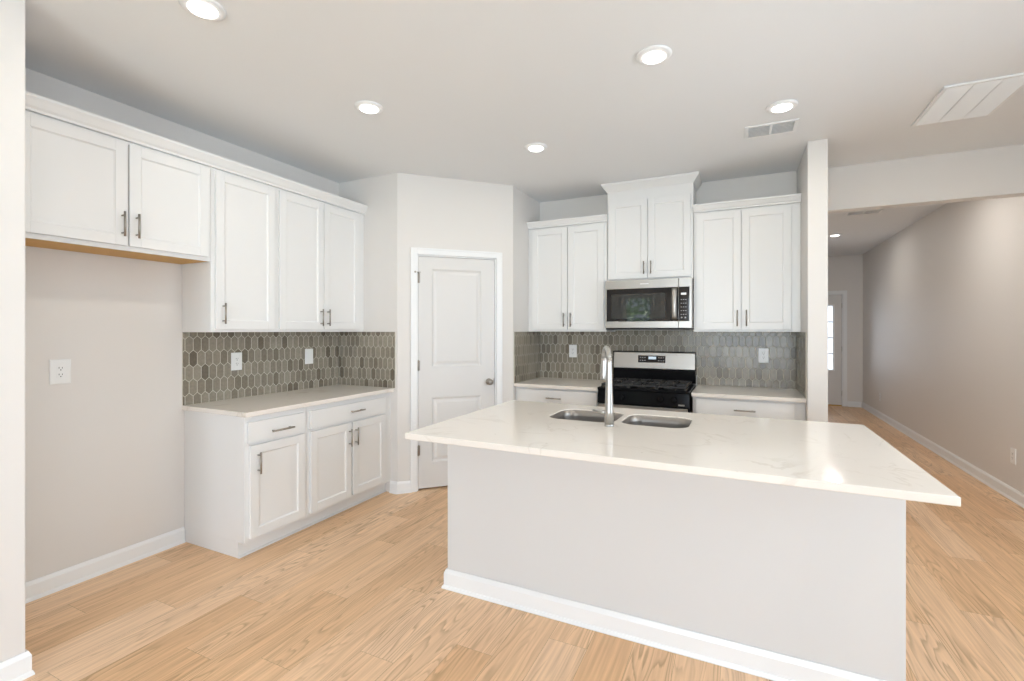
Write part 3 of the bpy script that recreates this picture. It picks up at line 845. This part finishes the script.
# sink
sk = thing('kitchen_sink', (2.745, -1.99, 0.68), 'stainless steel double bowl undermount sink in the island', 'sink')
for (a, b, c, d) in BOWLS:
    mb = MB(); rings = []
    for ins, z, r in ((0.0012, 0.909, 0.084), (0.002, 0.870, 0.083), (0.010, 0.735, 0.078), (0.022, 0.712, 0.068),
                      (0.045, 0.700, 0.055), (0.13, 0.697, 0.02)):
        rings.append([(x - 2.745, y + 1.99, z - 0.68) for x, y in rrect(a + ins, b - ins, c + ins, d - ins, r)])
    mb.loft(rings, cap0=False, cap1=True, smooth=True)
    bw = mb.obj('bowl', M['sink'], sk, recalc=True)
    sm = bw.modifiers.new('thick', 'SOLIDIFY'); sm.thickness = 0.0012; sm.offset = 0
    MB().lathe([(0.045, 0.0), (0.045, 0.003), (0.034, 0.004), (0.030, 0.001), (0.008, 0.001)],
               ((a + b) / 2 - 2.745, (c + d) / 2 + 1.99, 0.0185), 'Z', 24).obj('drain', M['chrome'], bw)
# faucet
fx, fy = 2.744, -2.262
fc = thing('kitchen_faucet', (fx, fy, ZCT), 'tall brushed steel pull-down faucet on the island', 'faucet')
MB().lathe([(0.0255, 0.0005), (0.0255, 0.006), (0.0245, 0.010), (0.0235, 0.012)], (0, 0, 0), 'Z', 28).obj('base_ring', M['chrome'], fc)
MB().lathe([(0.0235, 0.012), (0.0225, 0.08), (0.0185, 0.20), (0.0150, 0.33), (0.0140, 0.355)], (0, 0, 0), 'Z', 28).obj('body', M['chrome'], fc)
sd = Vector((-0.42, 0.90)).normalized(); arc = []
R_ = 0.072
for k in range(15):
    a = PI - PI * k / 14 * 1.0
    o = R_ + R_ * math.cos(a); z = 0.354 + R_ * math.sin(a) * 0.72
    arc.append((sd.x * o, sd.y * o, z))
MB().tube(arc, [0.0138] * 15, 18).obj('spout', M['chrome'], fc)
hx, hy = sd.x * 2 * R_, sd.y * 2 * R_
MB().lathe([(0.0145, 0.3535), (0.0165, 0.335), (0.0195, 0.26), (0.0205, 0.235), (0.018, 0.228)], (hx, hy, 0), 'Z', 24).obj('spray_head', M['chrome'], fc)
MB().tube([(-0.018, 0, 0.072), (-0.036, 0.0, 0.073), (-0.044, 0.0, 0.074), (-0.088, 0.004, 0.080)], [0.0125, 0.0115, 0.0085, 0.0070], 14).obj('lever', M['chrome'], fc)

# ------------------------------------------------------------------ stove
RX = 2.2505; RW = 0.755
rg = thing('gas_range', (RX, -0.6855, 0), 'stainless and black freestanding gas range between the back counters', 'stove')
yb = 0.675     # local depth, back at world y = -0.005
MB().box(0, RW, 0.03, yb - 0.02, 0.045, 0.905).box(0.03, RW - 0.03, 0.06, yb - 0.05, 0.001, 0.045).obj('body', M['black'], rg, bevel=0.002)
MB().box(0.0, RW, -0.004, yb - 0.09, 0.9055, 0.926).obj('cooktop', M['black'], rg, bevel=0.006, seg=3)
# sloped control fascia
mb = MB(); a = [(0.002, 0.029, 0.790), (0.002, -0.006, 0.790), (0.002, -0.004, 0.800), (0.002, 0.010, 0.9045), (0.002, 0.029, 0.9045)]
mb.loft([a, [(RW - 0.002, y, z) for _, y, z in a]])
cp = mb.obj('control_panel', M['black'], rg, bevel=0.003)
for x in (0.115, 0.213, 0.530, 0.635):
    mb = MB()
    mb.lathe([(0.027, 0.0), (0.027, 0.004), (0.022, 0.008), (0.020, 0.026), (0.017, 0.030)], (0, 0, 0), '-Y', 24)
    mb.box(-0.004, 0.004, -0.036, -0.029, -0.017, 0.017)
    k = mb.obj('knob', M['black'], rg, loc=(x, 0.001, 0.852)); k.rotation_euler = (math.radians(-8), 0, 0)
    k['label'] = 'glossy black burner knob'
MB().box(0.668, 0.716, -0.0062, -0.0045, 0.806, 0.818).obj('badge', M['steel'], rg)
od = MB().box(0.012, RW - 0.018, -0.008, 0.028, 0.205, 0.782).obj('oven_door', M['steel'], rg, bevel=0.004)
MB().box(0.12, RW - 0.12, -0.0095, -0.0083, 0.30, 0.62).obj('oven_window', M['bglass'], od)
mb = MB().tube([(0.05, -0.055, 0.725), (RW - 0.05, -0.055, 0.725)], 0.012, 16)
for x in (0.075, RW - 0.075): mb.tube([(x, -0.0085, 0.725), (x, -0.055, 0.725)], 0.009, 12)
mb.obj('handle', M['steel'], od)
MB().box(0.012, RW - 0.018, -0.006, 0.028, 0.05, 0.195).obj('storage_drawer', M['steel'], rg, bevel=0.004)
# backguard
mb = MB()
bgp = [(-0.090, 1.048), (-0.098, 1.056), (-0.078, 1.205), (-0.070, 1.212), (-0.008, 1.212), (-0.008, 1.048)]
mb.loft([[(0.004, y + 0.68, z) for y, z in bgp], [(RW - 0.004, y + 0.68, z) for y, z in bgp]])
bg = mb.obj('backguard', M['steel'], rg, bevel=0.002)
mb = MB().box(0.0, 0.004, 0.580, 0.674, 0.927, 1.216).box(RW - 0.004, RW, 0.580, 0.674, 0.927, 1.216)
mb.box(0.004, RW - 0.004, 0.600, 0.674, 0.927, 1.047).box(0.004, RW - 0.004, 0.609, 0.672, 1.2125, 1.216)
mb.obj('backguard_riser', M['black'], rg, bevel=0.001)
def slope_y(z): return (-0.098 + (z - 1.056) / (1.205 - 1.056) * 0.020) + 0.68
mb = MB()
for (x0, x1, z0, z1, off, mi) in ((0.238, 0.490, 1.112, 1.178, 0.0025, 0), (0.335, 0.405, 1.143, 1.168, 0.004, 1)):
    mb.mi = mi
    mb.loft([[(x0, slope_y(z0) - 0.0005, z0), (x1, slope_y(z0) - 0.0005, z0), (x1, slope_y(z1) - 0.0005, z1), (x0, slope_y(z1) - 0.0005, z1)],
             [(x0, slope_y(z0) - off, z0), (x1, slope_y(z0) - off, z0), (x1, slope_y(z1) - off, z1), (x0, slope_y(z1) - off, z1)]])
mb.mi = 2
for i in range(3):
    for j in range(2):
        for sx in (0.255, 0.425):
            x = sx + i * 0.021; z = 1.128 + j * 0.028
            y = slope_y(z) - 0.0036
            mb.box(x, x + 0.011, y, y + 0.0006, z, z + 0.007)
dp = mb.obj('clock_panel', [M['bglass'], M['display'], M['label']], bg)
# burners and grates
for (x, y, r) in ((0.17, 0.15, 0.045), (0.17, 0.43, 0.036), (0.585, 0.15, 0.040), (0.585, 0.43, 0.045), (0.378, 0.29, 0.038)):
    MB().lathe([(r + 0.012, 0), (r + 0.012, 0.006), (r, 0.010), (r, 0.016), (r - 0.004, 0.020), (0.004, 0.021)], (x, y, 0.9262), 'Z', 28).obj('burner', M['iron'], rg)
for gx0_, gx1_ in ((0.030, 0.258), (0.262, 0.493), (0.497, 0.725)):
    mb = MB(); z0, z1 = 0.944, 0.957; w = 0.012; y0, y1 = 0.022, 0.560
    mb.box(gx0_, gx0_ + w, y0, y1, z0, z1).box(gx1_ - w, gx1_, y0, y1, z0, z1)
    mb.box(gx0_ + w, gx1_ - w, y0, y0 + w, z0, z1).box(gx0_ + w, gx1_ - w, y1 - w, y1, z0, z1)
    xm = (gx0_ + gx1_) / 2
    mb.box(gx0_ + w, gx1_ - w, 0.285, 0.297, z0, z1)
    for yy in (0.15, 0.43):
        mb.box(gx0_ + w, xm - 0.03, yy - 0.005, yy + 0.005, z0 + 0.001, z1 + 0.003).box(xm + 0.03, gx1_ - w, yy - 0.005, yy + 0.005, z0 + 0.001, z1 + 0.003)
        mb.box(xm - 0.005, xm + 0.005, yy - 0.115, yy - 0.03, z0 + 0.001, z1 + 0.003).box(xm - 0.005, xm + 0.005, yy + 0.03, yy + 0.115, z0 + 0.001, z1 + 0.003)
    for (fx_, fy_) in ((gx0_, y0), (gx1_ - w, y0), (gx0_, y1 - w), (gx1_ - w, y1 - w)):
        mb.box(fx_, fx_ + w, fy_, fy_ + w, 0.9262, z0)
    mb.obj('grate', M['iron'], rg, bevel=0.002)

# ------------------------------------------------------------------ microwave
MX = 2.2465; MW = 0.754
mw = thing('microwave_oven', (MX, -0.41, 1.424), 'stainless over-the-range microwave mounted under the raised wall cabinet', 'microwave')
H = 0.448
MB().box(0, MW, 0.03, 0.405, 0.012, H).obj('body', M['steel'], mw, bevel=0.002)
MB().box(0.004, MW - 0.004, 0.012, 0.400, 0.0, 0.0118).obj('base_grille', M['black'], mw, bevel=0.002)
# door: stainless rails top and bottom round black glass
mb = MB(); xs = 0.643
mb.box(0.002, xs, 0.0, 0.029, 0.368, H - 0.002).box(0.002, xs, 0.0, 0.029, 0.016, 0.074).box(0.002, 0.016, 0.0, 0.029, 0.074, 0.368)
md = mb.obj('door', M['steel'], mw, bevel=0.002)
mb = MB().box(0.0165, xs, 0.001, 0.028, 0.0745, 0.3675)
mb.obj('door_glass', M['bglass'], md)
MB().box(0.060, 0.535, 0.0002, 0.0009, 0.098, 0.322).obj('window_screen', M['mesh'], md)
hp = []
for k in range(11):
    t = k / 10; hp.append((0.612, -0.018 - 0.020 * math.sin(PI * t), 0.086 + 0.272 * t))
mb = MB()
mb.loft([[(x - 0.024, y, z), (x - 0.012, y - 0.012, z), (x + 0.012, y - 0.012, z), (x + 0.024, y, z), (x + 0.012, y + 0.005, z), (x - 0.012, y + 0.005, z)] for x, y, z in hp], smooth=True)
for z in (0.100, 0.344): mb.box(0.600, 0.624, -0.020, 0.0008, z - 0.010, z + 0.010)
mb.obj('handle', M['steel'], md)
MB().box(0.318, 0.392, -0.0012, -0.0002, 0.404, 0.412).obj('badge', M['grey'], md)
mb = MB().box(xs + 0.003, MW - 0.002, 0.0, 0.029, 0.368, H - 0.002).box(xs + 0.003, MW - 0.002, 0.0, 0.029, 0.016, 0.074).box(MW - 0.022, MW - 0.002, 0.0, 0.029, 0.074, 0.368)
cpn = mb.obj('control_side', M['steel'], mw, bevel=0.002)
kp = MB().box(xs + 0.003, MW - 0.0225, 0.001, 0.028, 0.0745, 0.3675).obj('keypad', M['bglass'], mw)
M['lcd'] = emit('microwave_lcd', (0.8, 0.9, 0.95), 0.18)
MB().box(0.664, 0.708, 0.0002, 0.0008, 0.300, 0.318).obj('display', M['lcd'], kp)
for i in range(3):
    for j in range(5):
        MB().box(0.662 + i * 0.018, 0.673 + i * 0.018, 0.0002, 0.0008, 0.128 + j * 0.032, 0.134 + j * 0.032).obj('key', M['label'], kp)
for x in (0.664, 0.694):
    MB().box(x, x + 0.012, 0.0002, 0.0008, 0.098, 0.110).obj('key', M['label'], kp)

# ------------------------------------------------------------------ outlets
def outlet(loc, rz, label, w=0.083, h=0.130, duplex=True, group=None):
    """wall plate, local front faces -y"""
    t = thing('wall_outlet', loc, label, 'outlet', rz, group)
    mb = MB().loft([[(-w / 2, -0.0003, -h / 2), (w / 2, -0.0003, -h / 2), (w / 2, -0.0003, h / 2), (-w / 2, -0.0003, h / 2)],
                    [(-w / 2, -0.003, -h / 2), (w / 2, -0.003, -h / 2), (w / 2, -0.003, h / 2), (-w / 2, -0.003, h / 2)],
                    [(-w / 2 + 0.004, -0.006, -h / 2 + 0.004), (w / 2 - 0.004, -0.006, -h / 2 + 0.004), (w / 2 - 0.004, -0.006, h / 2 - 0.004), (-w / 2 + 0.004, -0.006, h / 2 - 0.004)]])
    mb.obj('cover_plate', M['plate'], t)
    mb = MB().box(-0.0165, 0.0165, -0.0078, -0.0062, -0.034, 0.034)
    ins = mb.obj('receptacle' if duplex else 'rocker', M['plate'], t, bevel=0.001)
    if duplex:
        mb = MB()
        for zc in (-0.018, 0.018):
            mb.box(-0.0085, -0.006, -0.0083, -0.0079, zc - 0.001, zc + 0.008).box(0.0055, 0.008, -0.0083, -0.0079, zc - 0.001, zc + 0.007)
            mb.box(-0.0025, 0.0025, -0.0083, -0.0079, zc - 0.011, zc - 0.006)
        mb.obj('slots', M['slot'], ins)
    return t
outlet((0.001, -3.446, 1.191), RL, 'white outlet plate on the bare refrigerator alcove wall', 0.092, 0.134)
outlet((0.0085, -2.438, 1.188), RL, 'white outlet on the left tile backsplash, nearer the alcove')
outlet((0.0085, -1.782, 1.193), RL, 'white blank rocker plate on the left tile backsplash, nearer the pantry', duplex=False)
outlet((1.808, -0.0085, 1.203), 0, 'white outlet on the back tile backsplash left of the stove')
outlet((3.557, -0.0085, 1.197), 0, 'white outlet on the back tile backsplash right of the stove')
outlet((XRW - 0.001, 0.640, 0.370), -PI / 2, 'nearer low white outlet on the long hall wall')
outlet((XRW - 0.001, 4.740, 0.345), -PI / 2, 'farther low white outlet on the hall wall near the front door')

# ------------------------------------------------------------------ ceiling fixtures
def downlight(x, y, zc, label, watts=None):
    t = thing('recessed_light', (x, y, zc), label, 'ceiling light', 0, 'recessed ceiling lights')
    MB().lathe([(0.086, 0.0005), (0.086, 0.004), (0.078, 0.010), (0.056, 0.013), (0.054, 0.006)], (0, 0, 0), '-Z', 40, cap1=True).obj('trim_ring', M['trim'], t)
    MB().lathe([(0.054, 0.0065), (0.053, 0.016), (0.045, 0.020), (0.02, 0.022), (0.004, 0.0222)], (0, 0, 0), '-Z', 40).obj('lens', M['lens'], t)
    l = bpy.data.lights.new('lamp_light', 'AREA'); l.shape = 'DISK'; l.size = 0.10
    l.energy = CAN_W if watts is None else watts; l.color = CAN_COL if y < 0 else (1.05, 1.0, 0.93)
    lo = bpy.data.objects.new('lamp_light', l); COL.objects.link(lo); lo.parent = t; lo.location = (0, 0, -0.026)
    return t
for x, y, lb in ((1.308, -3.477, 'recessed ceiling light nearest the top left, cut by the photo edge'),
                 (1.311, -2.478, 'recessed ceiling light in front of the tall left wall cabinets'),
                 (1.992, -1.451, 'recessed ceiling light nearest the pantry door'),
                 (2.977, -2.294, 'recessed ceiling light above the island, top centre'),
                 (3.597, -1.404, 'recessed ceiling light beside the small supply vent')):
    downlight(x, y, ZC, lb)
downlight(4.639, 3.592, ZHC, 'recessed ceiling light in the hall beyond the header', 6.0)
for x, y, lb in ((4.72, -1.72, 'added unseen recessed light brightening the header and floor right of the island'),
                 (4.72, -3.60, 'added unseen recessed light brightening the floor farther back toward the living room')):
    downlight(x, y, ZC, lb, 7.5)  # two out-of-view lamps added to brighten the header and right-hand floor
downlight(4.639, 0.85, ZHC, 'recessed ceiling light hidden just behind the hall header', 11.0)
def vent(loc, w, d, label, name='supply_vent'):
    t = thing(name, loc, label, 'vent')
    fr = 0.022; mb = MB()
    mb.box(-w / 2, w / 2, -d / 2, -d / 2 + fr, -0.007, -0.0005).box(-w / 2, w / 2, d / 2 - fr, d / 2, -0.007, -0.0005)
    mb.box(-w / 2, -w / 2 + fr, -d / 2 + fr, d / 2 - fr, -0.007, -0.0005).box(w / 2 - fr, w / 2, -d / 2 + fr, d / 2 - fr, -0.007, -0.0005)
    mb.box(-0.007, 0.007, -d / 2 + fr, d / 2 - fr, -0.007, -0.0005)
    mb.obj('frame', M['trim'], t, bevel=0.001)
    MB().box(-w / 2 + fr, w / 2 - fr, -d / 2 + fr, d / 2 - fr, -0.0012, -0.0006).obj('duct_opening', M['grey'], t)
    n = 7; dd_ = (d - 2 * fr) / n
    for sx in (-1, 1):
        x0, x1 = (-w / 2 + fr, -0.007) if sx < 0 else (0.007, w / 2 - fr)
        mb = MB()
        for k in range(n):
            y = -d / 2 + fr + (k + 0.5) * dd_
            mb.loft([[(x0, y - 0.009, -0.0110), (x0, y - 0.008, -0.0118), (x0, y + 0.003, -0.0020), (x0, y + 0.002, -0.0014)],
                     [(x1, y - 0.009, -0.0110), (x1, y - 0.008, -0.0118), (x1, y + 0.003, -0.0020), (x1, y + 0.002, -0.0014)]])
        mb.obj('louvers', M['trim'], t)
    return t
vent((3.555, -1.060, ZC), 0.315, 0.215, 'small white louvred supply vent in the kitchen ceiling')
vent((4.700, 2.16, ZHC), 0.350, 0.200, 'small white supply vent in the hall ceiling')
rgz = thing('return_grille', (4.595, -1.004, ZC), 'large white three-panel return air grille in the ceiling', 'vent')
mb = MB(); w, d, fr = 0.395, 0.565, 0.020
mb.box(-w / 2, w / 2, -d / 2, -d / 2 + fr, -0.012, -0.0005).box(-w / 2, w / 2, d / 2 - fr, d / 2, -0.012, -0.0005)
mb.box(-w / 2, -w / 2 + fr, -d / 2 + fr, d / 2 - fr, -0.012, -0.0005).box(w / 2 - fr, w / 2, -d / 2 + fr, d / 2 - fr, -0.012, -0.0005)
mb.obj('frame', M['trim'], rgz, bevel=0.002)
pw = (w - 2 * fr - 2 * 0.010) / 3
for k in range(3):
    x0 = -w / 2 + fr + k * (pw + 0.010)
    mb = MB(); y0 = -d / 2 + fr; n = 42; st = (d - 2 * fr) / n
    mb.box(x0, x0 + pw, -d / 2 + fr, d / 2 - fr, -0.0016, -0.0006)
    for j in range(n):
        y = y0 + j * st
        mb.loft([[(x0, y + 0.0005, -0.0035), (x0, y + st * 0.95, -0.0155), (x0, y + st * 0.95, -0.0145), (x0, y + 0.0005, -0.0025)],
                 [(x0 + pw, y + 0.0005, -0.0035), (x0 + pw, y + st * 0.95, -0.0155), (x0 + pw, y + st * 0.95, -0.0145), (x0 + pw, y + 0.0005, -0.0025)]])
    mb.obj('louver_panel', M['trim'], rgz)
mb = MB()
for k in (1, 2):
    x = -w / 2 + fr + k * pw + (k - 1) * 0.010
    mb.box(x, x + 0.010, -d / 2 + fr, d / 2 - fr, -0.0045, -0.0006)
mb.obj('divider_bars', M['trim'], rgz)

# ------------------------------------------------------------------ garden seen in reflections through the rear windows
struct(MB().box(-4, 10, -16, -8.13, -0.25, -0.15).obj('ground', M['ground']))
mb = MB(); rr = random.Random(3)
for _ in range(5200):
    x = rr.uniform(-3.0, 3.2); y = rr.uniform(-12.5, -10.8); z = rr.uniform(0.0, 3.6) * (0.75 + 0.25 * math.sin(x * 2.1))
    s = rr.uniform(0.05, 0.12); a = rr.uniform(0, 2 * PI); b = rr.uniform(-0.9, 0.9)
    u = Vector((math.cos(a), math.sin(a), math.sin(b))) * s; v = Vector((-math.sin(a) * math.sin(b), math.cos(a) * math.sin(b), math.cos(b))) * s * 0.6
    c = Vector((x, y, z)); mb.poly([tuple(c + u), tuple(c + v), tuple(c - u), tuple(c - v)])
tag(mb.obj('garden_foliage', M['green'], recalc=False), 'leafy green foliage outside, mirrored in the microwave window', 'foliage', None, 'stuff')
